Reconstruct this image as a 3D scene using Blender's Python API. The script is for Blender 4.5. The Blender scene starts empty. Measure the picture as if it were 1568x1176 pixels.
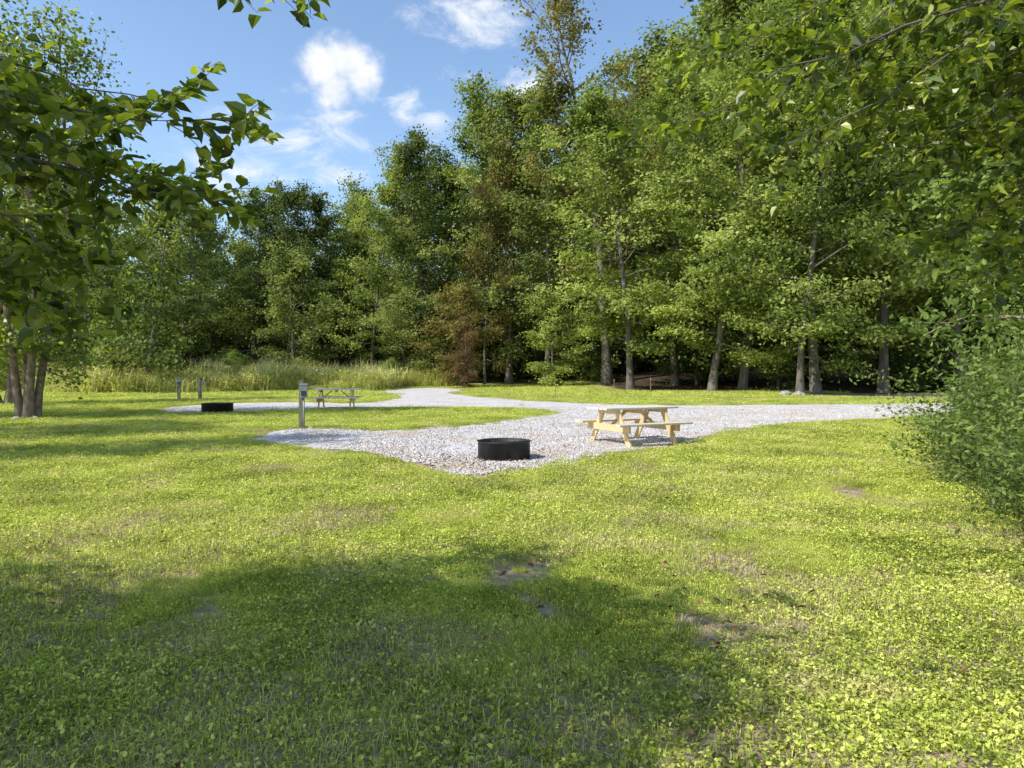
import bpy, math, numpy as np
from mathutils import Vector, noise as mn
from mathutils.geometry import tessellate_polygon
R=np.random.default_rng(7)
scene=bpy.context.scene
COL=scene.collection
# ------------------------------------------------------------------ helpers
def link(o,parent=None):
    COL.objects.link(o)
    if parent: o.parent=parent
    return o
class Buf:
    def __init__(s): s.v=[];s.q=[];s.m=[];s.t=[];s.n=0
    def add(s,V,Q,mat=0,tint=None):
        V=np.asarray(V,float).reshape(-1,3);Q=np.asarray(Q,int).reshape(-1,4)
        s.v.append(V);s.q.append(Q+s.n);s.m.append(np.full(len(Q),mat))
        s.t.append(np.full(len(V),0.5) if tint is None else np.asarray(tint,float));s.n+=len(V)
    def build(s,name,mats,smooth_mat=()):
        V=np.concatenate(s.v);Q=np.concatenate(s.q);M=np.concatenate(s.m);T=np.concatenate(s.t)
        me=bpy.data.meshes.new(name)
        me.vertices.add(len(V));me.vertices.foreach_set('co',V.ravel().astype(np.float32))
        me.loops.add(len(Q)*4);me.loops.foreach_set('vertex_index',Q.ravel().astype(np.int32))
        me.polygons.add(len(Q));me.polygons.foreach_set('loop_start',(np.arange(len(Q))*4).astype(np.int32))
        try: me.polygons.foreach_set('loop_total',np.full(len(Q),4,np.int32))
        except Exception: pass
        for m in mats: me.materials.append(m)
        me.polygons.foreach_set('material_index',M.astype(np.int32))
        me.update(calc_edges=True)
        a=me.attributes.new('tint','FLOAT','POINT');a.data.foreach_set('value',T.astype(np.float32))
        if smooth_mat:
            me.polygons.foreach_set('use_smooth',np.isin(M,list(smooth_mat)))
        return me
def norm(a): return a/np.maximum(np.linalg.norm(a,axis=-1,keepdims=True),1e-9)
def tube(b,P,Rr,sides=6,mat=0):
    P=np.asarray(P,float);n=len(P);T=norm(np.gradient(P,axis=0))
    ref=np.array([1.,0,0]) if abs(T[0][0])<.8 else np.array([0,1.,0])
    A=norm(np.cross(T,ref));B=np.cross(T,A)
    an=np.linspace(0,2*np.pi,sides,endpoint=False)
    V=P[:,None,:]+np.asarray(Rr)[:,None,None]*(np.cos(an)[None,:,None]*A[:,None,:]+np.sin(an)[None,:,None]*B[:,None,:])
    Q=[]
    for i in range(n-1):
        for j in range(sides):
            k=(j+1)%sides;Q.append((i*sides+j,i*sides+k,(i+1)*sides+k,(i+1)*sides+j))
    b.add(V,Q,mat)
def leaves(b,C,N,L,W,mat=1,tint=None,D=None,shape='r',rg=R):
    """leaf-shaped faces. C centre/base points, N normals, L length, W width"""
    n=len(C);N=norm(N)
    if D is None: D=rg.normal(size=(n,3))
    D=norm(D-N*np.sum(D*N,1)[:,None]);S=np.cross(N,D)
    L=np.broadcast_to(L,(n,))[:,None];W=np.broadcast_to(W,(n,))[:,None]
    if tint is None: tint=rg.random(n)
    if shape=='r':
        V=np.stack([C-D*L*.5,C+S*W*.5-D*L*.08,C+D*L*.5,C-S*W*.5-D*L*.08],1)
        b.add(V,np.arange(n*4).reshape(n,4),mat,np.repeat(tint,4))
    else:
        f=.16
        V=np.stack([C,C+D*L*.18+S*W*.44+N*W*f,C+D*L*.58+S*W*.38+N*W*f*.8,C+D*L-N*L*.14,
                    C+D*L*.58-S*W*.38+N*W*f*.8,C+D*L*.18-S*W*.44+N*W*f],1)
        i=np.arange(n)[:,None]*6
        Q=np.concatenate([i+np.array([[0,1,2,3]]),i+np.array([[0,3,4,5]])])
        b.add(V,Q,mat,np.repeat(tint,6))
# ------------------------------------------------------------------ materials
def new_mat(name):
    m=bpy.data.materials.new(name);m.use_nodes=True;nt=m.node_tree;nt.nodes.clear()
    return m,nt
def nd(nt,t,**k):
    x=nt.nodes.new(t)
    for a,v in k.items(): setattr(x,a,v)
    return x
def ramp(nt,fac,stops):
    r=nd(nt,'ShaderNodeValToRGB')
    e=r.color_ramp.elements
    while len(e)<len(stops): e.new(.5)
    for i,(p,c) in enumerate(stops): e[i].position=p;e[i].color=(*c,1)
    nt.links.new(fac,r.inputs[0]);return r.outputs[0]
def noise_(nt,scale,detail=4,vec=None,rough=.55):
    n=nd(nt,'ShaderNodeTexNoise');n.inputs['Scale'].default_value=scale;n.inputs['Detail'].default_value=detail
    n.inputs['Roughness'].default_value=rough
    if vec is not None: nt.links.new(vec,n.inputs['Vector'])
    return n.outputs[0]
def mixc(nt,f,a,b,mode='MIX'):
    m=nd(nt,'ShaderNodeMix',data_type='RGBA',blend_type=mode)
    for s,v in ((m.inputs[0],f),(m.inputs[6],a),(m.inputs[7],b)):
        if isinstance(v,(int,float)): s.default_value=v
        elif isinstance(v,tuple): s.default_value=(*v,1)
        else: nt.links.new(v,s)
    return m.outputs[2]
def math_(nt,op,a,b=0.,clamp=False):
    m=nd(nt,'ShaderNodeMath',operation=op,use_clamp=clamp)
    for s,v in ((m.inputs[0],a),(m.inputs[1],b)):
        if isinstance(v,(int,float)): s.default_value=v
        else: nt.links.new(v,s)
    return m.outputs[0]
def maprange(nt,v,a,b,c=0.,d=1.,smooth=True):
    m=nd(nt,'ShaderNodeMapRange');m.interpolation_type='SMOOTHSTEP' if smooth else 'LINEAR'
    nt.links.new(v,m.inputs[0])
    for i,x in zip((1,2,3,4),(a,b,c,d)): m.inputs[i].default_value=x
    return m.outputs[0]
def foliage(name,dark,mid,light,transl=.35,tcol=None,objvar=.5,patch=None,gloss=0.,wscale=None):
    m,nt=new_mat(name);L=nt.links
    at=nd(nt,'ShaderNodeAttribute',attribute_name='tint');f=at.outputs['Fac']
    if objvar:
        oi=nd(nt,'ShaderNodeObjectInfo')
        f=math_(nt,'ADD',f,math_(nt,'MULTIPLY',math_(nt,'SUBTRACT',oi.outputs['Random'],.5),objvar))
    if wscale:
        geo=nd(nt,'ShaderNodeNewGeometry');nz=noise_(nt,wscale,3,geo.outputs['Position'],.65)
        f=math_(nt,'ADD',f,math_(nt,'MULTIPLY',math_(nt,'SUBTRACT',nz,.5),1.5),True)
    c=ramp(nt,f,[(0.,dark),(.5,mid),(1.,light)])
    if patch:
        c=mixc(nt,maprange(nt,nz,patch[0],patch[1],0,patch[3]),c,patch[2])
    p=nd(nt,'ShaderNodeBsdfDiffuse');L.new(c,p.inputs[0])
    t=nd(nt,'ShaderNodeBsdfTranslucent')
    L.new(mixc(nt,1.,c,tcol or (1.5,1.6,.7),'MULTIPLY'),t.inputs[0])
    x=nd(nt,'ShaderNodeMixShader');x.inputs[0].default_value=transl
    L.new(p.outputs[0],x.inputs[1]);L.new(t.outputs[0],x.inputs[2])
    if gloss:
        g=nd(nt,'ShaderNodeBsdfGlossy');g.inputs['Roughness'].default_value=.38;y=nd(nt,'ShaderNodeMixShader');y.inputs[0].default_value=gloss
        L.new(x.outputs[0],y.inputs[1]);L.new(g.outputs[0],y.inputs[2]);x=y
    o=nd(nt,'ShaderNodeOutputMaterial');L.new(x.outputs[0],o.inputs[0]);return m
def solid(name,stops,scale=8,rough=.8,bump=.3,bscale=40,stretch=None,metal=0,detail=5):
    m,nt=new_mat(name);L=nt.links
    tc=nd(nt,'ShaderNodeTexCoord');v=tc.outputs['Object']
    if stretch:
        mp=nd(nt,'ShaderNodeMapping');mp.inputs['Scale'].default_value=stretch;L.new(v,mp.inputs[0]);v=mp.outputs[0]
    c=ramp(nt,noise_(nt,scale,detail,v),stops)
    p=nd(nt,'ShaderNodeBsdfPrincipled');p.inputs['Roughness'].default_value=rough;p.inputs['Metallic'].default_value=metal
    L.new(c,p.inputs['Base Color'])
    b=nd(nt,'ShaderNodeBump');b.inputs['Strength'].default_value=bump;b.inputs['Distance'].default_value=.02
    L.new(noise_(nt,bscale,5,v),b.inputs['Height']);L.new(b.outputs[0],p.inputs['Normal'])
    o=nd(nt,'ShaderNodeOutputMaterial');L.new(p.outputs[0],o.inputs[0]);return m
M_bark=solid('bark',[(.3,(.075,.062,.048)),(.7,(.22,.19,.155))],6,.95,.8,20,(1,1,.25))
M_bark_birch=solid('birch_bark',[(.3,(.12,.08,.06)),(.55,(.27,.20,.155)),(.75,(.38,.31,.26))],7,.9,.8,22,(1,1,.6))
M_leafA=foliage('leaf_maple',(.07,.10,.026),(.215,.27,.065),(.46,.50,.15),transl=.38)
M_leafB=foliage('leaf_forest',(.048,.07,.026),(.14,.18,.055),(.34,.37,.12),transl=.38)
M_leafO=foliage('leaf_turning',(.11,.10,.035),(.24,.20,.065),(.36,.31,.11))
M_leafR=foliage('leaf_rust',(.13,.09,.05),(.25,.15,.08),(.28,.22,.09))
M_leafN=foliage('leaf_birch_near',(.04,.07,.012),(.16,.225,.032),(.40,.45,.06),transl=.5,objvar=0,gloss=.05,tcol=(1.6,1.6,.6))
M_leafS=foliage('leaf_shrub',(.09,.14,.035),(.22,.29,.08),(.38,.45,.15),objvar=.3)
M_lawn=foliage('lawn_leaf',(.15,.19,.03),(.51,.57,.10),(.86,.89,.24),transl=.28,tcol=(1.2,1.25,.7),objvar=.3,wscale=.9,patch=(.55,.70,(.60,.52,.26),.6))
M_dry=foliage('dry_grass',(.28,.22,.11),(.54,.46,.26),(.72,.64,.40),transl=.2,objvar=.3,tcol=(1.1,1.05,.8))
M_meadow=foliage('meadow_grass',(.40,.46,.11),(.68,.70,.21),(.86,.84,.36),transl=.35,objvar=.6,tcol=(1.1,1.1,.75))
M_fallen=foliage('fallen_leaf',(.10,.05,.025),(.24,.13,.06),(.42,.32,.2),transl=.1,objvar=.8)
# ------------------------------------------------------------------ terrain
def sstep(a,b,x):
    t=np.clip((x-a)/(b-a),0,1);return t*t*(3-2*t)
def hgt(x,y):
    x=np.asarray(x,float);y=np.asarray(y,float)
    bank=sstep(50,64,y)*sstep(2,12,x)*1.1
    hill=sstep(85,220,y)*14+sstep(45,120,np.abs(x))*3*sstep(30,80,y)  # hill behind the forest is added to block horizon light under the crowns
    return bank+hill+.12*np.sin(x*.21)*np.sin(y*.17)*sstep(56,70,y)
xs=np.unique(np.concatenate([np.arange(-60,60.1,1.),np.arange(-160,161,8.),np.array([-700,-500,-350,-250,250,350,500,700])]))
ys=np.unique(np.concatenate([np.arange(-6,100.1,1.),np.arange(-60,261,8.),np.array([-500,-250,-120,350,500,800])]))
X,Y=np.meshgrid(xs,ys);Z=hgt(X,Y)
nx,ny=len(xs),len(ys)
idx=np.arange(nx*ny).reshape(ny,nx)
Q=np.stack([idx[:-1,:-1],idx[:-1,1:],idx[1:,1:],idx[1:,:-1]],-1).reshape(-1,4)
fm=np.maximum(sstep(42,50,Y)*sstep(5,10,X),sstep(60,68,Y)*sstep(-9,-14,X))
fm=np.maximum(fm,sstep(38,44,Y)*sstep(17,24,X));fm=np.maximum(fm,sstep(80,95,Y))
b=Buf();b.add(np.stack([X,Y,Z],-1),Q,0,fm.ravel())
mg,nt=new_mat('ground_soil_grass');L=nt.links
geo=nd(nt,'ShaderNodeNewGeometry');P=geo.outputs['Position']
g=ramp(nt,noise_(nt,.55,6,P),[(.25,(.28,.32,.07)),(.5,(.38,.42,.09)),(.7,(.42,.40,.14))])
g=mixc(nt,.35,g,ramp(nt,noise_(nt,14,5,P),[(.3,(.18,.2,.04)),(.7,(.52,.56,.14))]))
soil=ramp(nt,noise_(nt,9,6,P),[(.3,(.22,.15,.095)),(.7,(.48,.38,.28))])
sp=nd(nt,'ShaderNodeSeparateXYZ');L.new(P,sp.inputs[0])
near=maprange(nt,sp.outputs[1],10,24,.14,0)
g=mixc(nt,maprange(nt,math_(nt,'ADD',noise_(nt,2.2,5,P),near),.46,.62),g,soil)
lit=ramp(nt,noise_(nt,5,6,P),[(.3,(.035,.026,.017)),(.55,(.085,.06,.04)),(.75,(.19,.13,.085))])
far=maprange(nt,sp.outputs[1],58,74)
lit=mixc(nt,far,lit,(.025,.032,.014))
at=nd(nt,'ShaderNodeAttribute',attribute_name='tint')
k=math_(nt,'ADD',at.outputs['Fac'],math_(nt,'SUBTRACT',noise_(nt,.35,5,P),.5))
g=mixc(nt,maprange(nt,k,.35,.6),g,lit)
p=nd(nt,'ShaderNodeBsdfDiffuse');L.new(g,p.inputs[0])
bp=nd(nt,'ShaderNodeBump');bp.inputs['Distance'].default_value=.04;bp.inputs['Strength'].default_value=.7
L.new(noise_(nt,18,6,P),bp.inputs['Height']);L.new(bp.outputs[0],p.inputs['Normal'])
o=nd(nt,'ShaderNodeOutputMaterial');L.new(p.outputs[0],o.inputs[0])
link(bpy.data.objects.new('ground',b.build('ground',[mg],(0,))))
# ------------------------------------------------------------------ gravel
GP=[(-5.7,15.8),(-4.75,14.6),(-2.7,13.1),(-1.65,11.7),(-.9,10.6),(-.2,10.6),(.72,11.8),(1.5,12.8),(2.96,14.1),(3.9,15.4),(5.6,18.1),(8.9,20.7),
(11.6,22.0),(16.4,25.2),(24,28.6),(34,33),(34,38),(24,34.5),(18,31),(11.5,30),(5.9,29.5),(1.95,32.2),(-1.5,37),(-3.8,43.5),(-3.6,50),(-6.7,54),(-8.4,47),
(-6.2,39.5),(-5.9,34),(-7,31),(-8.8,31.8),(-11.7,31.6),(-13.4,29),(-12.9,26),(-10.8,24.2),(-9,25.4),(-7.5,26.6),(-5.6,27.2),(-2.2,28),(.4,27.2),
(1.6,24.8),(.3,21.7),(-2.4,17.9),(-4.95,18.2),(-5.8,17.7)]
def smooth_poly(pts,k=8):
    n=len(pts);out=[];p=np.array(pts)
    for i in range(n):
        a,b_,c,d=p[i-1],p[i],p[(i+1)%n],p[(i+2)%n]
        for t in np.linspace(0,1,k,endpoint=False):
            out.append(.5*((2*b_)+(-a+c)*t+(2*a-5*b_+4*c-d)*t*t+(-a+3*b_-3*c+d)*t**3))
    return np.array(out)
GS=smooth_poly(GP,6)
def ragged(S,step=.1,amp=1.):
    out=[];n=len(S)
    for i in range(n):
        a=S[i];c=S[(i+1)%n];l=np.linalg.norm(c-a);k=max(1,int(l/step))
        nn=np.array([c[1]-a[1],a[0]-c[0]])/max(l,1e-6)
        for j in range(k):
            q=a+(c-a)*j/k
            w=mn.noise(Vector((q[0]*.9,q[1]*.9,3)))*.35+mn.noise(Vector((q[0]*3.5,q[1]*3.5,8)))*.18+mn.noise(Vector((q[0]*12,q[1]*12,1)))*.08
            out.append(q+nn*w*amp)
    return np.array(out)
def inpoly(x,y,S):
    r=np.zeros(len(x),bool);n=len(S)
    for i in range(n):
        x1,y1=S[i];x2,y2=S[(i+1)%n]
        if y1==y2: continue
        c=((y1>y)!=(y2>y))&(x<(x2-x1)*(y-y1)/(y2-y1)+x1);r^=c
    return r
def edgedist(x,y,S):
    d=np.full(len(x),1e9);n=len(S)
    for i in range(n):
        a=S[i];c=S[(i+1)%n];e=c-a;l2=max(e@e,1e-9)
        t=np.clip(((x-a[0])*e[0]+(y-a[1])*e[1])/l2,0,1)
        d=np.minimum(d,np.hypot(x-a[0]-t*e[0],y-a[1]-t*e[1]))
    return d
def sheet(name,S,z,mat):
    me=bpy.data.meshes.new(name);V=[Vector((p_[0],p_[1],z)) for p_ in S]
    F=tessellate_polygon([V]);me.from_pydata(V,[],[tuple(f) for f in F]);me.materials.append(mat);me.update()
    import bmesh
    bm=bmesh.new();bm.from_mesh(me);bmesh.ops.recalc_face_normals(bm,faces=bm.faces)
    if sum(f.normal.z for f in bm.faces)<0: bmesh.ops.reverse_faces(bm,faces=bm.faces)
    bm.to_mesh(me);bm.free()
    return link(bpy.data.objects.new(name,me))
DIRT=(.54,.44,.35)
def dirtmix(nt,c,P):
    c=mixc(nt,maprange(nt,noise_(nt,.6,6,P,.68),.44,.62,0,.6),c,DIRT)
    return mixc(nt,maprange(nt,noise_(nt,2.2,5,P,.7),.57,.69,0,.65),c,(.30,.21,.14))
def gravelmat(name,cols,scale):
    m,nt=new_mat(name);L=nt.links
    geo=nd(nt,'ShaderNodeNewGeometry');P=geo.outputs['Position']
    v=nd(nt,'ShaderNodeTexVoronoi');v.inputs['Scale'].default_value=scale;L.new(P,v.inputs['Vector'])
    sx=nd(nt,'ShaderNodeSeparateColor');L.new(v.outputs['Color'],sx.inputs[0])
    c=ramp(nt,sx.outputs[0],[(0,cols[0]),(.5,cols[1]),(1,cols[2])])
    c=dirtmix(nt,c,P)
    p=nd(nt,'ShaderNodeBsdfDiffuse');L.new(c,p.inputs[0])
    bp=nd(nt,'ShaderNodeBump');bp.inputs['Distance'].default_value=.03;bp.inputs['Strength'].default_value=.7;bp.invert=True
    L.new(v.outputs['Distance'],bp.inputs['Height']);L.new(bp.outputs[0],p.inputs['Normal'])
    o=nd(nt,'ShaderNodeOutputMaterial');L.new(p.outputs[0],o.inputs[0]);return m
MG=gravelmat('gravel',[(.34,.31,.30),(.62,.585,.57),(.82,.79,.77)],30)
GR=ragged(GS);sheet('gravel_driveway',GR,.012,MG)
MR=gravelmat('old_asphalt',[(.08,.075,.075),(.15,.135,.13),(.22,.2,.185)],22)
AS=ragged(smooth_poly([(16,40),(22,37.2),(30,36.5),(45,38),(60,42),(60,47),(45,42.5),(30,41),(22,42),(17,43)],6),.2,1.)
ro=sheet('access_road',AS,.02,MR)
# ------------------------------------------------------------------ instancer
def instancer(name,pos,rot,scl,idx,protos):
    col=bpy.data.collections.new(name+'_parts')
    for i,me in enumerate(protos):
        ob=bpy.data.objects.new('%s_part_%02d'%(name,i),me);col.objects.link(ob)
    me=bpy.data.meshes.new(name);n=len(pos)
    me.vertices.add(n);me.vertices.foreach_set('co',np.asarray(pos,np.float32).ravel())
    for nm,ty,a,key in (('rot','FLOAT_VECTOR',rot,'vector'),('scl','FLOAT_VECTOR',scl,'vector'),('idx','INT',idx,'value')):
        at=me.attributes.new(nm,ty,'POINT')
        at.data.foreach_set(key,np.asarray(a,np.int32 if ty=='INT' else np.float32).ravel())
    me.update();ob=link(bpy.data.objects.new(name,me))
    g=bpy.data.node_groups.new(name+'_gn','GeometryNodeTree')
    g.interface.new_socket('Geometry',in_out='INPUT',socket_type='NodeSocketGeometry')
    g.interface.new_socket('Geometry',in_out='OUTPUT',socket_type='NodeSocketGeometry')
    gi=g.nodes.new('NodeGroupInput');go=g.nodes.new('NodeGroupOutput')
    ip=g.nodes.new('GeometryNodeInstanceOnPoints');ci=g.nodes.new('GeometryNodeCollectionInfo')
    ci.inputs['Collection'].default_value=col;ci.inputs['Separate Children'].default_value=True;ci.inputs['Reset Children'].default_value=True
    ip.inputs['Pick Instance'].default_value=True
    def na(nm,ty):
        x=g.nodes.new('GeometryNodeInputNamedAttribute');x.data_type=ty;x.inputs['Name'].default_value=nm;return x.outputs[0]
    e=g.nodes.new('FunctionNodeEulerToRotation')
    g.links.new(gi.outputs[0],ip.inputs['Points']);g.links.new(ci.outputs[0],ip.inputs['Instance'])
    g.links.new(na('idx','INT'),ip.inputs['Instance Index'])
    g.links.new(na('rot','FLOAT_VECTOR'),e.inputs[0]);g.links.new(e.outputs[0],ip.inputs['Rotation'])
    g.links.new(na('scl','FLOAT_VECTOR'),ip.inputs['Scale']);g.links.new(ip.outputs[0],go.inputs[0])
    md=ob.modifiers.new('scatter','NODES');md.node_group=g
    return ob
def blades(b,n,rad,h,w,mat,lean=.5,rg=R):
    r=rad*np.sqrt(rg.random(n));a=rg.random(n)*6.283
    B=np.stack([r*np.cos(a),r*np.sin(a),np.zeros(n)],1)
    H=h*(.5+rg.random(n)*.8);d=rg.normal(size=(n,3));d[:,2]=0;d=norm(d);s=np.cross(d,[0,0,1.])
    ln=lean*rg.random(n)
    M=B+d*(H*ln*.35)[:,None]+np.array([0,0,1.])*(H*.6)[:,None]
    T=B+d*(H*ln*1.1)[:,None]+np.array([0,0,1.])*(H*(1-.3*ln))[:,None]
    w2=(w*(.7+.6*rg.random(n)))[:,None]
    V=np.stack([B-s*w2*.5,B+s*w2*.5,M+s*w2*.45,M-s*w2*.45,T+s*w2*.08,T-s*w2*.08],1)
    i=np.arange(n)[:,None]*6
    b.add(V,np.concatenate([i+np.array([[0,1,2,3]]),i+np.array([[3,2,4,5]])]),mat,np.repeat(rg.random(n),6))
def lawn_clump(seed,nl,nb,hb,dry=0):
    rg=np.random.default_rng(seed);b=Buf();rad=.5
    r=rad*np.sqrt(rg.random(nl))*(.85+.3*rg.random(nl));a=rg.random(nl)*6.283
    px=r*np.cos(a);py=r*np.sin(a)
    # low hummocks: leaves stand higher in some small tufts
    hm=.5+.5*np.sin(px*19+seed)*np.sin(py*17+seed*2)
    C=np.stack([px,py,.004+.065*rg.random(nl)**1.6*(.15+hm**1.5)],1)
    N=rg.normal(size=(nl,3))*.45+np.array([0,0,1.])
    L_=.012+.016*rg.random(nl)**1.5
    leaves(b,C,N,L_,L_*.78,0,rg.random(nl)*.75+.25*hm,shape='o',rg=rg)
    blades(b,nb,rad,hb,.0045,0,1.3,rg)
    if dry: blades(b,dry,rad,.04,.004,1,1.7,rg)
    return b.build('lawn_clump',[M_lawn,M_dry])
LC=[lawn_clump(1,1150,380,.042,80),lawn_clump(2,900,550,.046,110),lawn_clump(3,620,550,.05,320),lawn_clump(4,1350,220,.038,50),lawn_clump(5,240,220,.03,520)]
def wedge(y0,y1,dens):
    n=int(dens*(y1-y0)*(2*(.80*(y0+y1)/2+1.2)));y=y0+(y1-y0)*R.random(n*2);x=(R.random(n*2)*2-1)*(.80*y1+1.2)
    k=np.abs(x)<.80*y+1.2;return x[k],y[k]
bare=[(.1,5.1,.42),(.32,4.35,.26),(-2.1,4.8,.2),(.95,5.0,.2),(4.3,8.9,.36),(-.7,7.3,.14),(2.4,6.1,.12)]
PX=[];PY=[];SC=[]
def jgrid(y0,y1,sp,s,sz):
    ys_=np.arange(y0,y1,sp);ox=[];oy=[]
    for yy in ys_:
        xx=np.arange(-(.80*yy+1.5),.80*yy+1.5,sp);ox.append(xx+R.normal(size=len(xx))*sp*.25);oy.append(yy+R.normal(size=len(xx))*sp*.25)
    x=np.concatenate(ox);y=np.concatenate(oy);PX.append(x);PY.append(y);SC.append(np.stack([np.full(len(x),s),np.full(len(x),s),np.full(len(x),sz)],1))
jgrid(1.2,9,.42,.95,1);jgrid(9,16,.48,1.05,1.1);jgrid(16,26,.66,1.35,1.3);jgrid(26,40,1.,1.9,1.6);jgrid(40,62,1.6,2.8,2.)
x=np.concatenate(PX);y=np.concatenate(PY);s=np.concatenate(SC)
ins=inpoly(x,y,GS);ed=edgedist(x,y,GS)
keep=(~ins&(ed>.36*s[:,0]))
for bx,by,br in bare: keep&=~(np.hypot((x-bx),(y-by)*.8)<br+.36)
# small tufts along the gravel edge, inside it and around the bare spots
tx,ty=wedge(9,34,8);ti=inpoly(tx,ty,GS);te=edgedist(tx,ty,GS)
tk=(~ti&(te<.75))|(ti&(te<.28)&(R.random(len(tx))<.35))|(ti&(R.random(len(tx))<.006))
tx,ty=tx[tk],ty[tk];te=te[tk];ti=ti[tk];ts=np.where(ti,.13+.15*R.random(len(tx)),np.clip(te*1.3,.2,.8))
for bx,by,br in bare:
    m=int(110*(br+.45)**2);a=R.random(m)*6.283;rr=(br+.5)*np.sqrt(R.random(m));jx=bx+rr*np.cos(a);jy=by+rr*np.sin(a)/.8
    k=(rr>br*(.45+.7*R.random(m)))|(R.random(m)<.12);tx=np.concatenate([tx,jx[k]]);ty=np.concatenate([ty,jy[k]]);ts=np.concatenate([ts,np.where(rr[k]>br,.3+.15*R.random(k.sum()),.12+.12*R.random(k.sum()))])
x=np.concatenate([x[keep],tx]);y=np.concatenate([y[keep],ty]);s=np.concatenate([s[keep],np.stack([ts,ts,.6+ts],1)])
keep=~inpoly(x,y,AS)&~((x>6)&(y>47))&~((x>20)&(y>42))
x,y,s=x[keep],y[keep],s[keep];n=len(x)
nz=np.array([mn.noise(Vector((a*1.3,c*1.3,5))) for a,c in zip(x,y)])
nz2=np.array([mn.noise(Vector((a*.45,c*.45,9))) for a,c in zip(x,y)])+R.normal(size=n)*.14
ix=np.where(nz2<-.2,3,np.where(nz2<0,0,np.where(nz2<.22,1,2)));ix=np.where((nz>.28)|(R.random(n)<.06),4,ix)
s=s*(.82+.4*R.random(n))[:,None]
print('lawn',n)
instancer('lawn_grass',np.stack([x,y,hgt(x,y)],1),np.stack([R.normal(size=n)*.01,R.normal(size=n)*.01,R.random(n)*6.283],1),s,ix,LC)
# gravel stones
def stones(seed,n,rad,sz):
    rg=np.random.default_rng(seed);b=Buf()
    r=rad*np.sqrt(rg.random(n));a=rg.random(n)*6.283
    for i in range(n):
        c=np.array([r[i]*math.cos(a[i]),r[i]*math.sin(a[i]),sz*.15]);q=sz*(.35+.6*rg.random())
        V=(np.array([[x,y,z] for z in (-1,1) for x,y in ((-1,-1),(1,-1),(1,1),(-1,1))])*(1,.8,.6)*q*.5*(.75+.5*rg.random((8,3))))
        t=rg.random()*6.28;cs,sn=math.cos(t),math.sin(t);V=np.stack([V[:,0]*cs-V[:,1]*sn,V[:,0]*sn+V[:,1]*cs,V[:,2]+rg.normal()*.1*V[:,0]],1)+c
        b.add(V,[(0,3,2,1),(4,5,6,7),(0,1,5,4),(1,2,6,5),(2,3,7,6),(3,0,4,7)],0,np.full(8,rg.random()))
    return b
def stonemat(name,a,b_,c):
    m,nt=new_mat(name);at=nd(nt,'ShaderNodeAttribute',attribute_name='tint')
    cc=ramp(nt,at.outputs['Fac'],[(0,a),(.5,b_),(1,c)])
    geo=nd(nt,'ShaderNodeNewGeometry');cc=dirtmix(nt,cc,geo.outputs['Position'])
    p=nd(nt,'ShaderNodeBsdfDiffuse')
    nt.links.new(cc,p.inputs[0]);o=nd(nt,'ShaderNodeOutputMaterial');nt.links.new(p.outputs[0],o.inputs[0]);return m
MS=stonemat('gravel_stone',(.34,.31,.30),(.62,.585,.57),(.82,.79,.77))
ST=[stones(i,170,.5,.032).build('stones',[MS]) for i in (1,2,3)]
x,y=wedge(10,28,2.2);k=inpoly(x,y,GS)&(edgedist(x,y,GS)>.1)|((edgedist(x,y,GS)<.15)&(R.random(len(x))<.3));x,y=x[k],y[k];n=len(x)
z1=np.stack([np.zeros(n),np.zeros(n),R.random(n)*6.283],1)
instancer('gravel_stones',np.stack([x,y,np.full(n,.012)],1),z1,np.full((n,3),1.)*(.8+.5*R.random(n))[:,None],R.integers(0,3,n),ST)
# fallen leaves
rg=np.random.default_rng(3);FL=[]
for i in range(3):
    bb=Buf();k=5;C=np.concatenate([rg.normal(size=(k,2))*.35,.035+rg.random((k,1))*.02],1)
    leaves(bb,C,rg.normal(size=(k,3))*.35+np.array([0,0,1.]),.045+.02*rg.random(k),.035,0,rg.random(k),shape='o',rg=rg);FL.append(bb.build('fl',[M_fallen]))
x,y=wedge(1.5,18,.4)
ex=np.concatenate([R.normal(size=60)*.8-.9,R.normal(size=14)*.2+1.0]);ey=np.concatenate([R.normal(size=60)*.5+11.6,R.normal(size=14)*.15+4.95])
x=np.concatenate([x,ex]);y=np.concatenate([y,ey]);n=len(x)
instancer('fallen_leaves',np.stack([x,y,np.zeros(n)],1),np.stack([np.zeros(n),np.zeros(n),R.random(n)*6.283],1),np.ones((n,3)),R.integers(0,3,n),FL)
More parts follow.
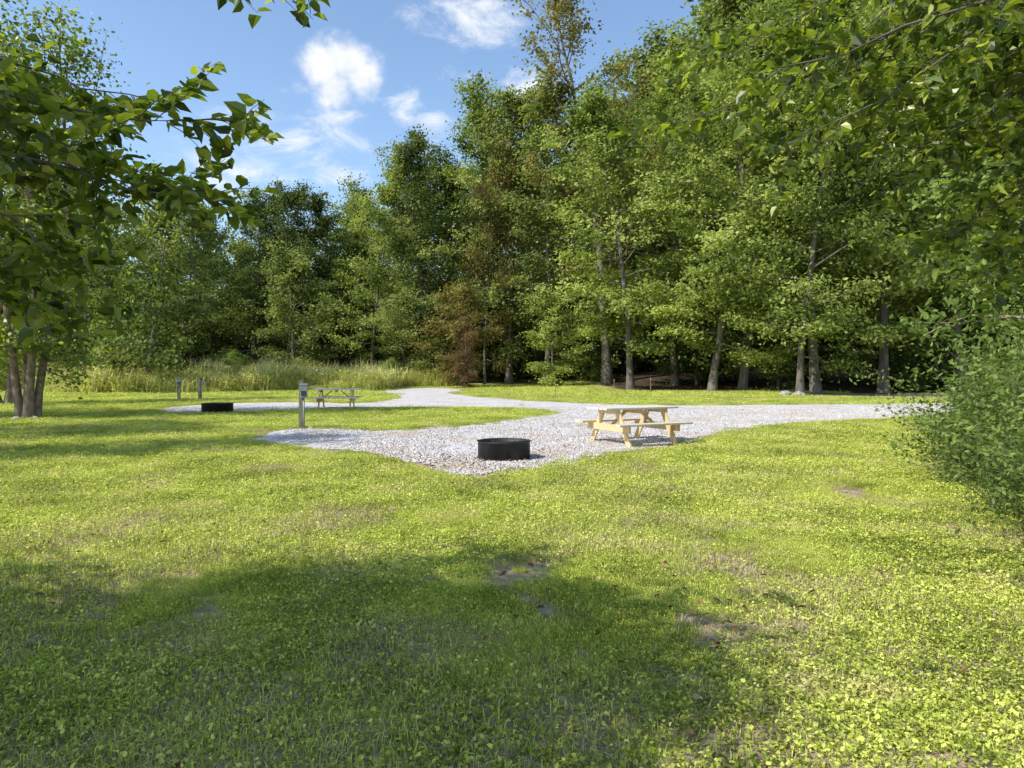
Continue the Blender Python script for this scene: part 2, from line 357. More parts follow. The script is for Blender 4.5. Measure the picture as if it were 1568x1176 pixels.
# ------------------------------------------------------------------ trees
def lerp_pts(P,t):
    f=t*(len(P)-1);i=min(int(f),len(P)-2);return P[i]+(P[i+1]-P[i])*(f-i)
def curve(p0,d,l,n,rg,sag=0.,wig=.08):
    P=[np.array(p0,float)];d=np.array(d,float);d/=np.linalg.norm(d)
    for i in range(n):
        d=d+rg.normal(size=3)*wig+np.array([0,0,sag/n]);d/=np.linalg.norm(d);P.append(P[-1]+d*l/n)
    return np.array(P)
def crown(b,rg,base,H,Rc,h0,nl,cl,leafL,tr,lean=(0,0),spread=.55,flat=.55,shape='r',wig=.045,barkm=0,sag=-.15,e0=0,e1=66,nsub=8,lw=.62,skip=.06):
    n=12;P=curve(base,(lean[0],lean[1],1),H,n,rg,.25,wig)
    t=np.linspace(0,1,n+1);rad=tr*(1-t)**.85+.012;rad[0]*=1.45;rad[1]*=1.02
    tube(b,P,rad,9,barkm)
    CC=[];ph=rg.random()*6.28
    for i in range(nl):
        if rg.random()<skip: continue
        u=(i+rg.random()*1.6)/nl;u=min(u,1);hz=h0+(H*.975-h0)*u;s=lerp_pts(P,hz/H)
        az=i*2.39996+rg.normal()*.5
        prof=math.sin(math.pi*(.16+.74*u))**.75*(.5+.75*rg.random())*(1+.18*math.sin(az*2+ph+u*5))
        l=Rc*prof;el=math.radians(e0+(e1-e0)*u+rg.normal()*13)
        d=np.array([math.cos(az)*math.cos(el),math.sin(az)*math.cos(el),math.sin(el)])
        B=curve(s,d,l,6,rg,sag*(1-u)*2+.35*u,.13)
        r0=max(.02,tr*.42*(1-.75*u)*min(1,l/Rc+.3))
        tube(b,B,np.linspace(r0,.008,7),5,barkm)
        ct=rg.normal()*.16
        for j in range(nsub):
            f=.2+.8*(j+rg.random())/nsub;f=min(f,1);q=lerp_pts(B,f)
            sd=(-1)**j;a2=az+sd*(.5+.8*rg.random());l2=max(.4,l*.42*(1.15-f))*(.4+1.0*rg.random())
            e2=el*.5+rg.normal()*.4
            d2=np.array([math.cos(a2)*math.cos(e2),math.sin(a2)*math.cos(e2),math.sin(e2)])
            S=curve(q,d2,l2,3,rg,sag,.15);tube(b,S,np.linspace(r0*.3+.004,.004,4),3,barkm)
            for v in (.3,.65,1.):
                if rg.random()<.87: CC.append((*lerp_pts(S,v),ct+rg.normal()*.13,az,.4+1.*rg.random()))
    CC=np.array(CC);k=len(CC);m=np.maximum(1,(cl*(.3+1.35*rg.random(k)**1.5)).astype(int))
    I=np.repeat(np.arange(k),m);n=len(I)
    C=CC[I,:3]+rg.normal(size=(n,3))*np.array([spread,spread,spread*flat])*CC[I,5][:,None]
    N=rg.normal(size=(n,3))*.65+np.array([0,0,.75])+np.stack([np.cos(CC[I,4]),np.sin(CC[I,4]),0*CC[I,4]],1)*.45
    tint=np.clip(.5+CC[I,3]+rg.normal(size=n)*.22,0,1)
    Lr=leafL*(.6+.8*rg.random(n))
    leaves(b,C,N,Lr,Lr*lw,1,tint,shape=shape,rg=rg)
def proto(seed,**k):
    rg=np.random.default_rng(seed);b=Buf();crown(b,rg,(0,0,-.15),**k);return b
PR={}
for nm,sd,k in (
 ('m0',11,dict(H=20,Rc=6.0,h0=2.7,nl=50,cl=30,leafL=.24,tr=.22,spread=.45)),
 ('m1',12,dict(H=20,Rc=5.4,h0=3.3,nl=48,cl=30,leafL=.24,tr=.23,spread=.44,lean=(.05,.02))),
 ('m2',13,dict(H=20,Rc=6.2,h0=2.2,nl=46,cl=31,leafL=.24,tr=.20,spread=.47,lean=(-.04,.02))),
 ('t0',14,dict(H=24,Rc=5.2,h0=4.5,nl=50,cl=28,leafL=.25,tr=.23,spread=.46,e0=8,e1=70)),
 ('t1',15,dict(H=24,Rc=5.4,h0=3.8,nl=47,cl=28,leafL=.25,tr=.23,spread=.47,e0=8,e1=68)),
 ('s0',16,dict(H=26,Rc=5.6,h0=6,nl=40,cl=15,leafL=.23,tr=.26,spread=.42,e0=30,e1=68,nsub=8)),
 ('b0',17,dict(H=9,Rc=3.6,h0=.4,nl=32,cl=26,leafL=.20,tr=.11,spread=.36)),
 ('b1',18,dict(H=9,Rc=3.2,h0=.7,nl=30,cl=26,leafL=.20,tr=.10,spread=.36))):
    PR[nm]=proto(sd,**k)
MESH={}
def tmesh(p,leaf):
    key=(p,leaf.name)
    if key not in MESH: MESH[key]=PR[p].build('tree_'+p+'_'+leaf.name,[M_bark,leaf],(0,))
    return MESH[key]
PH={'m0':20,'m1':20,'m2':20,'t0':24,'t1':24,'s0':26,'b0':9,'b1':9}
def tree(name,p,x,y,H,leaf=None,w=1.,parent=None):
    leaf=leaf or M_leafA;o=bpy.data.objects.new(name,tmesh(p,leaf));k=H/PH[p]
    o.location=(x,y,float(hgt(x,y)));o.scale=(k*w,k*w,k);o.rotation_euler=(0,0,R.random()*6.283);return link(o,parent)
front=[('maple_tree','m0',8.3,49.7,20,M_leafA,1.05),('maple_tree','m1',12.9,45.8,19,M_leafA,1.1),('maple_tree','m2',15.2,47,25,M_leafA,.95),
('maple_tree','m2',16.4,40.4,19,M_leafA,.95),('tulip_tree','t1',17.7,41.3,25,M_leafA,1.05),('maple_tree','m0',23,44,25,M_leafA,1.),('maple_tree','m1',28.5,45,25,M_leafA,1.05),
('maple_tree','m0',35,46,27,M_leafA,1.),('tulip_tree','t0',12.4,54,25,M_leafA,1.1),('oak_tree','s0',7.6,56.5,34,M_leafO,1.05),
('tulip_tree','t0',3,62,24,M_leafB,1.15),('maple_tree','m1',-.3,66,25,M_leafB,1.),('tulip_tree','t1',-4.,68,27,M_leafA,1.05),('oak_tree','m2',-2.4,63,19.5,M_leafO,.6),
('maple_tree','m0',-8,67,21.5,M_leafB,.9),('maple_tree','m2',-13,66,18.5,M_leafA,.9),('tulip_tree','t0',-16.5,71,18,M_leafB,1.2),('maple_tree','m1',-20.5,66,18,M_leafB,1.),
('tulip_tree','t1',-25,68,17.5,M_leafB,1.2),('maple_tree','m0',-30,64,16,M_leafB,1.),('maple_tree','m2',-37,66,17,M_leafB,1.),('maple_tree','m1',-44,64,18,M_leafB,1.),
('dogwood_tree','b0',-23.4,45.8,12,M_leafB,1.),('dogwood_tree','b1',-17.5,57,10,M_leafB,1.1),('dogwood_tree','b0',-31,52,12,M_leafB,1.1),
('sapling_tree','b1',-4.3,57,7.5,M_leafO,1.2),('sapling_tree','b0',-3.6,54,4.6,M_leafR,.8),('sapling_tree','b0',-9.2,60,7,M_leafB,1.3),('sapling_tree','b1',3.2,56,7,M_leafA,1.2),('sapling_tree','b1',6.8,60,9,M_leafB,1.2)]
for f in front: tree(*f)
fp=link(bpy.data.objects.new('distant_forest',None))
def skyl(r):
    return np.interp(r,[-.8,-.36,-.2,-.12,-.08,.02,.06,.12,.2,.28,.8],[.19,.20,.235,.26,.33,.33,.33,.35,.42,.52,.54])
for yy,dx in ((75,4.8),(87,6.2),(103,8.5)):
    for xx in np.arange(-.8*yy,.8*yy,dx):
        px=xx+R.normal()*1.2;py=yy+R.normal()*2.;r=px/py
        if yy<80 and -.09<r<.05: continue
        H=1.6+skyl(r)*py*(.74+.26*R.random())-float(hgt(px,py))
        p=['m0','m1','m2','t0','t1'][R.integers(0,5)]
        tree('forest_tree',p,px,py,H,M_leafA if (r>.15 and R.random()<.4) else M_leafB,1.12 if p[0]=='m' else 1.3,fp)
for yy,dx,hh in ((72,5.2,6),(80,5.5,7),(96,6.5,8)):  # farther bush rows are added to block horizon light below the canopies
    for xx in np.arange(-.75*yy,.75*yy,dx):
        px=xx+R.normal()*1.5;r=px/yy
        if yy<78 and -.1<r<.03: continue
        tree('understory_bush',['b0','b1'][R.integers(0,2)],px,yy+R.normal()*2,hh+4*R.random(),M_leafB,1.4,fp)
for q in range(14):
    px=14+q*2.8+R.normal();py=55+R.normal()*2;tree('understory_bush',['b0','b1'][q%2],px,py,5+3*R.random(),M_leafB,1.4,fp)
# left multi-stem birch, and birches that stand left of / behind the viewpoint
def birch(name,seed,x,y,stems,H,Rc,h0,nl,cl,leafL,sp=.36,shape='r',leaf=None,tr=.14):
    rg=np.random.default_rng(seed);b=Buf()
    for i in range(stems):
        a=i*6.283/max(stems,1)+.5;k=.13 if stems>1 else .02
        crown(b,rg,(math.cos(a)*.16*(stems>1),math.sin(a)*.16*(stems>1),-.15),H*(.85+.2*rg.random()),Rc,h0,nl,cl,leafL,tr*(.8+.3*rg.random()),(math.cos(a)*k,math.sin(a)*k),spread=sp,flat=.6,shape=shape,wig=.05,sag=-.25,e0=20,e1=65)
    o=bpy.data.objects.new(name,b.build(name,[M_bark_birch,leaf or M_leafN],(0,)));o.location=(x,y,0);return link(o)
birch('birch_tree',31,-15.2,22.3,4,11.5,3.4,1.8,22,14,.14,tr=.14)
birch('birch_tree',32,-17.2,13.8,2,10,3.0,2.2,24,20,.14)
birch('birch_tree',33,-12.4,11.2,1,8.5,2.3,2.4,26,24,.13)
birch('birch_tree',36,-23,20,3,11,3.4,2,22,14,.15)
birch('birch_tree',37,-21.5,30,2,10,3.2,1.8,22,14,.15)
# overhanging branches with individually shaped leaves
def spray(b,rg,pts,r0,ntw,twl,leafL,dens=16,droop=-.35,f0=.45):
    P=smooth_line(pts,5);P[3:-1]+=rg.normal(size=(len(P)-4,3))*.03;tube(b,P,r0*(1-np.linspace(0,1,len(P)))**1.3+.0025,6,0)
    for i in range(ntw):
        f=f0+(1-f0)*(i+rg.random())/ntw;f=min(f,.999);q=lerp_pts(P,f);i0=min(int(f*(len(P)-1)),len(P)-2);d=norm(P[i0+1]-P[i0])
        sd=rg.normal(size=3)*np.array([1,1,.55]);sd-=d*(sd@d);sd=norm(sd)
        l=twl*(1.2-f*.5)*(.5+.8*rg.random())
        S=curve(q,d*.8+sd*.9,l,6,rg,droop,.12);tube(b,S,np.linspace(.0030,.0011,7),4,0)
        m=max(4,int(dens*l/.5));fr=np.sort(.08+.92*rg.random(m))
        C=np.array([lerp_pts(S,min(x_,.999)) for x_ in fr]);T=norm(S[-1]-S[0])
        sg=np.where(np.arange(m)%2==0,1.,-1.)[:,None];hd=norm(np.cross(T,[0,0,1.]))
        D=T*.7+hd*sg*.9+rg.normal(size=(m,3))*.3+np.array([0,0,-.4])
        C=C+norm(D)*.014
        N=np.array([0,0,1.])+rg.normal(size=(m,3))*.7
        Lf=leafL*(.65+.55*rg.random(m));leaves(b,C,N,Lf,Lf*.68,1,np.clip(.45+rg.normal(size=m)*.3,0,1),D,'o',rg)
def smooth_line(pts,k):
    p=np.array(pts,float);p=np.vstack([2*p[0]-p[1],p,2*p[-1]-p[-2]]);out=[]
    for i in range(1,len(p)-2):
        a,b_,c,d=p[i-1],p[i],p[i+1],p[i+2]
        for t in np.linspace(0,1,k,endpoint=False): out.append(.5*((2*b_)+(-a+c)*t+(2*a-5*b_+4*c-d)*t*t+(-a+3*b_-3*c+d)*t**3))
    out.append(p[-2]);return np.array(out)
rg=np.random.default_rng(51);b=Buf();O=np.array([-7.5,-.6,0])
crown(b,rg,(0,0,-.15),7.8,3.7,3.5,64,46,.135,.17,(-.03,-.02),spread=.32,wig=.05,sag=-.1,e0=10,e1=55,skip=0)
def A(*p): return [np.array(q)-O for q in p]
T0=(-7.5,-.5)
lim=[ (A((*T0,3.6),(-5.8,2.2,3.8),(-3.6,3.2,3.3),(-2.2,3.3,2.85),(-1.2,3.3,2.72)),.035,34,.42),
 (A((*T0,3.2),(-5.8,2.6,3.3),(-3.6,3.4,2.95),(-2.3,3.5,2.6),(-1.4,3.5,2.38)),.03,38,.42),
 (A((*T0,2.9),(-5.8,2.6,2.9),(-3.6,3.2,2.65),(-2.5,3.4,2.35),(-1.9,3.4,1.98)),.028,28,.30),
 (A((*T0,4.2),(-5.8,2.2,4.4),(-4,3.2,3.7),(-2.8,3.6,3.2),(-1.75,3.7,2.95)),.03,36,.42),
 (A((-5.8,2.6,2.9),(-4.2,3.6,2.8),(-3.2,4.0,2.5),(-2.5,4.1,2.2)),.018,26,.4),
 (A((-5.8,2.6,3.1),(-4.2,3.3,3.0),(-2.9,3.6,2.75),(-1.6,3.7,2.5)),.018,32,.4),
 (A((-5.8,2.6,2.8),(-4.0,3.4,2.6),(-3.0,3.8,2.25),(-2.4,3.9,1.9)),.018,24,.32),
 (A((-5.8,2.6,2.7),(-4.0,3.2,2.5),(-3.0,3.5,2.2),(-2.3,3.5,1.88)),.018,24,.32),
 (A((-5.8,2.6,3.6),(-4.2,3.9,3.5),(-3.0,4.3,3.05),(-2.0,4.4,2.75)),.018,28,.45),
 (A((-5.8,2.6,3.9),(-4.2,3.9,3.9),(-3.2,4.3,3.4),(-2.7,4.5,3.15)),.018,14,.4),
 (A((*T0,4.6),(-5.6,1.8,4.9),(-3.2,2.9,4.0),(-1.6,3.2,3.45),(-.85,3.2,3.24)),.03,16,.26)]
for p_,r_,k_,t_ in lim: spray(b,rg,p_,r_,k_,t_,.088,20)
o=link(bpy.data.objects.new('birch_tree',b.build('birch_near_left',[M_bark,M_leafN],(0,))));o.location=O
birch('birch_tree',34,-2.9,-2.7,1,7.8,3.2,3.5,60,46,.13,sp=.32)
rg=np.random.default_rng(61);b=Buf();O=np.array([6.6,3.4,0])
crown(b,rg,(0,0,-.15),9,2.4,4.2,26,16,.11,.16,(.08,-.02),spread=.35,wig=.05,sag=-.2,e0=20,e1=65)
tg=[((.9,4.0,2.95),4.2),((1.1,4.1,3.3),4.6),((1.45,4.0,2.8),4.0),((1.7,4.2,3.35),4.7),((2.0,4.4,3.05),4.2),((2.25,4.1,3.45),4.8),
((2.35,4.4,2.7),3.7),((2.7,4.4,2.4),3.4),((2.9,4.6,2.9),4.2),((2.6,4.9,3.4),4.8),((3.1,4.8,2.6),3.6),((3.2,4.6,3.4),4.6),((2.2,5.2,3.6),5.0),((3.3,5.0,2.2),3.1),((1.7,5.0,3.9),5.2),((2.9,3.9,3.1),4.0),
((3.4,5.2,2.4),3.2),((3.6,5.4,2.8),3.6),((3.0,5.0,3.1),4.2),((3.5,5.3,3.4),4.4),((2.2,4.2,2.8),3.8),((3.0,4.7,2.3),3.2),((1.3,4.4,3.1),4.4),((2.5,4.2,3.2),4.4)]
for (tx,ty,tz),h in tg:
    j=rg.normal(size=3)*.25
    p0=(6.6,3.4,h*.9);p1=(6.6+(tx-6.6)*.35,3.4+(ty-3.4)*.4+j[0],h+j[1]);p2=(6.6+(tx-6.6)*.72,3.4+(ty-3.4)*.8+j[2]*.5,(h+tz)*.52+j[1]*.4)
    spray(b,rg,A(p0,p1,p2,(tx,ty,tz)),.022,27,.6,.082,20,-.3,.35)
o=link(bpy.data.objects.new('birch_tree',b.build('birch_near_right',[M_bark,M_leafN],(0,))));o.location=O
# right side trees
birch('mulberry_tree',35,9.7,11.3,2,8.5,3.0,1.3,36,18,.14,.34,'o',M_leafS)
birch('mulberry_tree',38,14.0,17.6,2,10,3.3,1.6,32,18,.17,.36,'r',M_leafS)
birch('mulberry_tree',39,20,24.0,2,11,3.6,1.2,28,18,.20,.4,'r',M_leafS)
# shrubs
def shrub(seed,H,rad,ns,leafL):
    rg=np.random.default_rng(seed);b=Buf()
    for i in range(ns):
        a=rg.random()*6.283;r=rad*.6*math.sqrt(rg.random());s=(r*math.cos(a),r*math.sin(a),0);k=.15+.6*rg.random()*r/rad*1.6
        l=H*(.5+.6*rg.random());S=curve(s,(math.cos(a)*k,math.sin(a)*k,1),l,7,rg,-.5,.16);tube(b,S,np.linspace(.006,.0015,8),4,0)
        m=int(62*l);f=.1+.9*rg.random(m);C=np.array([lerp_pts(S,min(q,.999)) for q in f])+rg.normal(size=(m,3))*.085
        D=rg.normal(size=(m,3))+np.array([0,0,.1]);N=rg.normal(size=(m,3))*.7+np.array([0,0,.8])
        leaves(b,C,N,leafL*(.6+.8*rg.random(m)),leafL*.5,1,np.clip(.2+.5*f*rg.random(m)+rg.normal(size=m)*.15,0,1),D,'r',rg)
    return b.build('shrub',[M_bark,M_leafS],(0,))
SH=[shrub(71,1.7,1.0,85,.07),shrub(72,1.35,.95,75,.06),shrub(73,1.9,1.05,85,.075)]
for i,(x,y,s,h) in enumerate([(5.3,6.0,.95,.9),(5.7,7.5,1.,.9),(6.7,9.6,1.05,.85),(7.7,11.3,1.05,.75),(9.0,12.9,1.05,.7),(10.3,14.5,1.1,.7),(12.2,16.4,1.1,.8),(14.4,18.4,1.,.9),(6.8,7.4,1.25,1.2),(8.4,9.8,1.3,1.2),(10.4,12.4,1.35,1.1),(5.3,4.6,.9,.9),(16.4,20.6,1.2,1.),(12.4,14.6,1.3,1.)]):
    o=bpy.data.objects.new('shrub',SH[i%3]);o.location=(x,y,-.03);o.scale=(s,s,s*h*(.9+.3*R.random()));o.rotation_euler=(0,0,R.random()*6);link(o)
# meadow
def mclump(seed,h,gold):
    rg=np.random.default_rng(seed);b=Buf();blades(b,70,.6,h,.028,0,1.0,rg);blades(b,gold,.6,h*1.1,.022,1,.8,rg)
    n=110;C=np.concatenate([rg.normal(size=(n,2))*.3,h*(.2+.7*rg.random((n,1)))],1);leaves(b,C,rg.normal(size=(n,3))*.6+np.array([-.5,-.5,.6]),.13,.07,0,rg.random(n),rg=rg)
    return b.build('meadow_clump',[M_meadow,M_dry])
MC=[mclump(1,1.2,25),mclump(2,.9,12),mclump(3,1.45,45),mclump(4,.65,6)]
n=3800;x=-46+41*R.random(n);y=43.5+18*R.random(n)
front_y=44+2.2*np.sin(x*.33)+np.clip((x+16)*.6,0,10);k=(y>front_y)&~((x>-9.5)&(y<57));x,y=x[k],y[k];n=len(x);sc=(.6+.6*R.random(n))*np.clip((y-front_y[k])/4+.4,.4,1)
mnz=np.array([mn.noise(Vector((a*.4,c*.4,2))) for a,c in zip(x,y)]);sc*=1+.6*mnz
instancer('meadow_grass',np.stack([x,y,hgt(x,y)],1),np.stack([np.zeros(n),np.zeros(n),R.random(n)*6.283],1),np.stack([sc*1.5,sc*1.5,sc],1),R.integers(0,4,n),MC)
tree('meadow_shrub','b0',-19.5,49.5,2.4,M_leafS,1.3);tree('meadow_shrub','b1',-34.5,46,3,M_leafB,1.5);tree('meadow_shrub','b0',-9.5,55.5,2.,M_leafS,1.3)
# ------------------------------------------------------------------ built objects
def box(name,size,loc,mat,rot=(0,0,0),parent=None,bev=.004):
    import bmesh
    me=bpy.data.meshes.new(name);bm=bmesh.new();bmesh.ops.create_cube(bm,size=1)
    for v in bm.verts: v.co=Vector((v.co.x*size[0],v.co.y*size[1],v.co.z*size[2]))
    if bev: bmesh.ops.bevel(bm,geom=bm.edges[:],offset=bev,segments=2,affect='EDGES')
    bm.to_mesh(me);bm.free();me.materials.append(mat);o=bpy.data.objects.new(name,me);o.location=loc;o.rotation_euler=rot;return link(o,parent)
def cyl(name,P,r,mat,parent=None,sides=12):
    b=Buf();P=np.array(P,float);rr=np.full(len(P),r);
    P=np.vstack([P[0],P,P[-1]]);P[0]+=(P[1]-P[2])*.001;P[-1]+=(P[-2]-P[-3])*.001;rr=np.concatenate([[1e-4],rr,[1e-4]])
    tube(b,P,rr,sides,0);return link(bpy.data.objects.new(name,b.build(name,[mat])),parent)
M_pine=solid('pine_wood',[(.3,(.60,.42,.20)),(.6,(.74,.56,.31)),(.8,(.80,.66,.42))],3,.7,.25,10,(1.5,14,14))
M_pine_top=solid('weathered_pine',[(.3,(.58,.52,.43)),(.6,(.72,.67,.59)),(.8,(.78,.75,.68))],3,.75,.25,10,(1.5,14,14))
M_iron=solid('black_steel',[(.35,(.010,.010,.011)),(.6,(.022,.021,.021)),(.8,(.06,.04,.03))],5,.55,.2,25)
M_ash=solid('ash',[(.3,(.06,.055,.05)),(.7,(.25,.23,.21))],9,.95,.6,20)
M_post=solid('treated_post',[(.3,(.16,.14,.095)),(.7,(.34,.30,.21))],5,.85,.4,14,(6,6,1))
M_box=solid('grey_enamel',[(.3,(.22,.25,.25)),(.7,(.30,.33,.33))],3,.45,.05,30)
M_dark=solid('dark_cover',[(.3,(.03,.03,.03)),(.7,(.06,.06,.06))],3,.5,.05,30)
M_white=solid('white_plastic',[(.3,(.6,.6,.6)),(.7,(.75,.75,.74))],3,.5,.05,30)
M_rock=solid('rock',[(.3,(.20,.18,.15)),(.7,(.5,.46,.42))],6,.9,.7,14)
def picnic(x,y,ang,s=1.):
    E=link(bpy.data.objects.new('picnic_table',None));E.location=(x,y,.012);E.rotation_euler=(0,0,ang);E.scale=(s,s,s)
    for i in range(5): box('tabletop_board_%d'%i,(1.83+R.normal()*.004,.14,.038),(R.normal()*.003,(i-2)*.148,.735),M_pine_top,parent=E)
    for sd in (-1,1):
        for j in (0,1): box('bench_board',(1.83,.14,.038),(0,sd*(.60+j*.147),.43),M_pine_top if j else M_pine,parent=E)
    for ex in (-.62,.62):
        box('top_cleat',(.038,.70,.088),(ex,0,.67),M_pine,parent=E)
        box('bench_beam',(.038,1.5,.14),(ex,0,.339),M_pine,parent=E)
        for sd in (-1,1):
            dy,dz=.44,.73;l=math.hypot(dy,dz);a=math.atan2(dy,dz)
            box('leg',(.038,.14,l),(ex-math.copysign(.040,ex),sd*(.24+dy/2),dz/2-.018),M_pine,(sd*a,0,0),E)
        box('brace',(.5,.088,.038),(ex*.60,0,.52),M_pine,(0,math.copysign(1,ex)*math.atan2(.33,.42),0),E)
    box('centre_cleat',(.038,.70,.088),(0,0,.67),M_pine,parent=E)
    return E
picnic(2.55,14.95,math.atan2(.45,.89))
picnic(-6.75,27.3,math.radians(6))
def firering(x,y,r=.455,h=.31,a0=.4):
    E=link(bpy.data.objects.new('fire_ring',None));E.location=(x,y,.01)
    prof=[(r,0),(r,h-.012),(r+.018,h-.008),(r+.018,h),(r-.012,h),(r-.012,0)];n=64;b=Buf()
    V=[];Qs=[];m=len(prof)
    for i in range(n):
        a=i*2*math.pi/n
        for q in prof: V.append((q[0]*math.cos(a),q[0]*math.sin(a),q[1]))
    for i in range(n):
        for j in range(m): k=(i+1)%n;l=(j+1)%m;Qs.append((i*m+j,k*m+j,k*m+l,i*m+l))
    b.add(V,Qs);link(bpy.data.objects.new('steel_ring',b.build('steel_ring',[M_iron])),E)
    b=Buf();Qs=[];rr=[.15,.3,r-.013];V=[];nn=24
    for q in [.001]+rr:
        for i in range(nn): a=i*2*math.pi/nn;V.append((q*math.cos(a),q*math.sin(a),.06+.04*R.random()*(q<.35)))
    for j in range(3):
        for i in range(nn): k=(i+1)%nn;Qs.append((j*nn+i,j*nn+k,(j+1)*nn+k,(j+1)*nn+i))
    b.add(V,Qs);link(bpy.data.objects.new('ash_bed',b.build('ash',[M_ash])),E)
    G=link(bpy.data.objects.new('cooking_grate',None),E);G.rotation_euler=(0,0,a0);G.location=(0,0,h-.03)
    for i in range(11):
        yy=-.40+i*.036;xx=math.sqrt(max(.01,(r-.02)**2-yy**2));cyl('bar_%d'%i,[(-xx,yy,0),(xx,yy,0)],.006,M_iron,G,6)
    cyl('grate_frame',[(-(r-.02),-.02,0),((r-.02),-.02,0)],.009,M_iron,G,6)
    for sx in (-.2,.2): cyl('handle',[(sx,-.03,0),(sx,.02,.03),(sx,.10,.04)],.008,M_iron,G,6)
    for k in range(4):
        a=R.random()*3;cyl('charred_log',[(-.2*math.cos(a),-.2*math.sin(a),.1+.02*k),(.18*math.cos(a),.2*math.sin(a),.12+.02*k)],.03,M_dark,E,8)
firering(-.14,12.35);firering(-10.3,24.8,.52,.33,1.2)
def pedestal(x,y,h=1.2,ang=0.,s=1.):
    E=link(bpy.data.objects.new('electric_pedestal',None));E.location=(x,y,0);E.rotation_euler=(0,0,ang);E.scale=(s,s,1)
    box('wooden_post',(.11,.11,h+.1),(-.04,0,h/2-.05),M_post,parent=E,bev=.008)
    box('breaker_box',(.17,.12,.34),(.02,-.117,h-.28),M_box,parent=E,bev=.01)
    box('box_lid',(.185,.135,.02),(.02,-.118,h-.10),M_box,(.12,0,0),E,.005)
    box('outlet_cover',(.11,.02,.13),(.02,-.188,h-.33),M_dark,parent=E,bev=.006)
    cyl('conduit',[(.02,-.09,-.02),(.02,-.09,h-.44)],.022,M_box,E)
    return E
pedestal(-5.45,18.5,1.25,.25,1.1);pedestal(-16.2,34.6,1.15,.1,1.15)
E=link(bpy.data.objects.new('water_hydrant',None));E.location=(-15.4,35,0)
box('support_post',(.12,.12,1.2),(0,0,.5),M_post,parent=E)
cyl('riser_pipe',[(.09,-.02,0),(.09,-.02,.95)],.022,M_box,E);box('hydrant_head',(.09,.09,.16),(.09,-.02,1.0),M_dark,parent=E,bev=.02)
cyl('bent_handle',[(.10,-.05,1.08),(.2,-.05,1.06),(.27,-.05,.9),(.28,-.05,.55)],.016,M_white,E);cyl('spout',[(.09,-.06,.95),(.09,-.16,.93),(.09,-.18,.86)],.02,M_box,E)
for x,y,h in ((2.2,36,.7),(8.4,43,.9),(6.4,44.5,.8)):
    E=link(bpy.data.objects.new('marker_stake',None));E.location=(x,y,0);box('stake',(.035,.035,h),(0,0,h/2-.03),M_post,parent=E);box('cap',(.045,.045,.05),(0,0,h),M_pine,parent=E)
def rock(x,y,s):
    import bmesh
    me=bpy.data.meshes.new('rock');bm=bmesh.new();bmesh.ops.create_icosphere(bm,subdivisions=3,radius=s)
    o_=R.random()*50
    for v in bm.verts: v.co*=1+.45*mn.noise(v.co/s*1.1+Vector((o_,0,0)))+.1*mn.noise(v.co/s*4);v.co.z*=.6
    bm.to_mesh(me);bm.free();me.materials.append(M_rock);o=bpy.data.objects.new('rock',me);o.location=(x,y,s*.2+float(hgt(x,y)));link(o)
for x,y,s in ((15.2,39.5,.35),(15.7,39.2,.25),(16.1,39.6,.3),(-15.6,21.5,.16),(-15.0,21.4,.13),(-14.6,21.7,.12),(-16,21.8,.14),(-5.2,18.3,.07),(-5.7,18.3,.06)): rock(x,y,s)
# ------------------------------------------------------------------ light, sky, camera
el=math.radians(45);sx,sy=-.88,-.48;q=math.hypot(sx,sy);sv=Vector((sx/q*math.cos(el),sy/q*math.cos(el),math.sin(el)))
ld=bpy.data.lights.new('sun','SUN');ld.energy=5;ld.angle=math.radians(.5);ld.color=(1,.965,.89)
lo=link(bpy.data.objects.new('sun',ld));lo.rotation_euler=sv.to_track_quat('Z','Y').to_euler();lo.location=(-30,-10,40)
w=bpy.data.worlds.new('World');scene.world=w;w.use_nodes=True;nt=w.node_tree;nt.nodes.clear();L=nt.links
sk=nd(nt,'ShaderNodeTexSky');sk.sky_type='NISHITA';sk.sun_disc=False;sk.sun_elevation=el;sk.sun_rotation=math.atan2(sx,sy);sk.dust_density=.8;sk.air_density=1.;sk.ozone_density=1.5
tc=nd(nt,'ShaderNodeTexCoord');D=tc.outputs['Generated']
nv=nd(nt,'ShaderNodeTexNoise');nv.inputs['Scale'].default_value=22;nv.inputs['Detail'].default_value=6;nv.inputs['Roughness'].default_value=.6;L.new(D,nv.inputs['Vector'])
nw=nd(nt,'ShaderNodeTexNoise');nw.inputs['Scale'].default_value=13;nw.inputs['Detail'].default_value=7;nw.inputs['Roughness'].default_value=.66
nw.inputs['Distortion'].default_value=.5
mp=nd(nt,'ShaderNodeMapping');mp.inputs['Scale'].default_value=(1,1,2.0);mp.inputs['Rotation'].default_value=(0,.35,0);L.new(D,mp.inputs[0]);L.new(mp.outputs[0],nw.inputs['Vector'])
def cdir(x,z): v=Vector((x,1,z)).normalized();return v
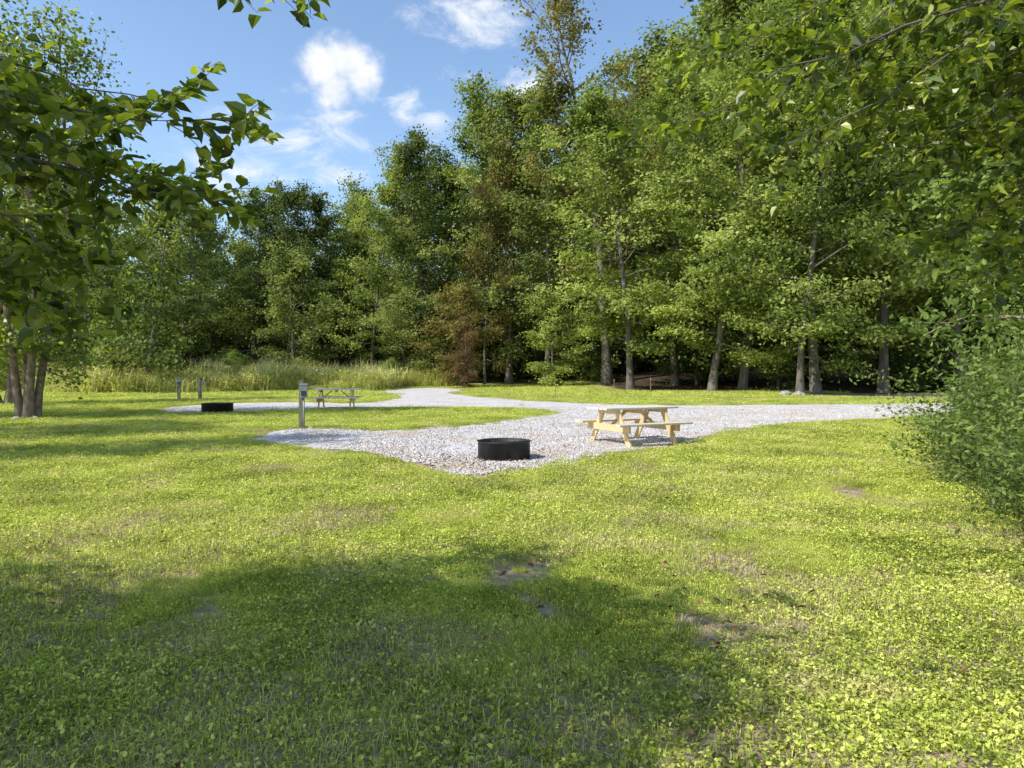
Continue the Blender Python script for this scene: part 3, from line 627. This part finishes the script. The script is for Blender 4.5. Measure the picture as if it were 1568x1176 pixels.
def blob(x,z,rx,rz,nz_,amp,soft):
    s=nd(nt,'ShaderNodeVectorMath',operation='SUBTRACT');L.new(D,s.inputs[0]);s.inputs[1].default_value=cdir(x,z)
    m=nd(nt,'ShaderNodeVectorMath',operation='MULTIPLY');L.new(s.outputs[0],m.inputs[0]);m.inputs[1].default_value=(1/rx,1/rx,1/rz)
    l=nd(nt,'ShaderNodeVectorMath',operation='LENGTH');L.new(m.outputs[0],l.inputs[0])
    d=math_(nt,'ADD',l.outputs['Value'],math_(nt,'MULTIPLY',math_(nt,'SUBTRACT',nz_,.5),amp))
    return maprange(nt,d,1.,soft,0,1)
mask=None
for a in ((-.262,.415,.041,.040,nv.outputs[0],1.6,.2),(-.232,.426,.046,.042,nv.outputs[0],1.6,.2),(-.245,.390,.042,.036,nv.outputs[0],1.6,.2),(-.212,.400,.036,.036,nv.outputs[0],1.6,.2)):
    k=blob(*a);mask=k if mask is None else math_(nt,'MAXIMUM',mask,k)
mask=math_(nt,'MULTIPLY',mask,.95)
wm=None
for a in ((-.30,.315,.13,.055),(-.36,.275,.09,.03),(-.155,.355,.028,.025),(-.05,.505,.09,.04),(-.14,.545,.07,.03),(.02,.385,.07,.03),(-.24,.27,.06,.025),(-.42,.25,.09,.03),(-.06,.405,.05,.014),(-.25,.35,.06,.02),(.32,.5,.06,.04),(-.11,.345,.035,.02)):
    k=blob(*a,nw.outputs[0],4.2,-.7);wm=k if wm is None else math_(nt,'MAXIMUM',wm,k)
wm=math_(nt,'MULTIPLY',wm,.95)
skyc=mixc(nt,1.,sk.outputs[0],(1.45,1.52,1.55),'MULTIPLY')
shade=ramp(nt,nv.outputs[0],[(.35,(7.4,7.4,7.5)),(.65,(5.6,6.0,6.7))])
c=mixc(nt,wm,skyc,(7.0,7.15,7.4));c=mixc(nt,mask,c,shade)
bg=nd(nt,'ShaderNodeBackground');bg.inputs[1].default_value=.15;L.new(c,bg.inputs[0])
wo=nd(nt,'ShaderNodeOutputWorld');L.new(bg.outputs[0],wo.inputs[0])
cd=bpy.data.cameras.new('camera');cd.sensor_width=36;cd.lens=24.96;cd.clip_end=3000;cd.clip_start=.05
co=link(bpy.data.objects.new('camera',cd));co.location=(0,0,1.6);co.rotation_euler=(math.radians(90-1.37),0,0);scene.camera=co
scene.view_settings.view_transform='Standard';scene.view_settings.look='None';scene.view_settings.exposure=0
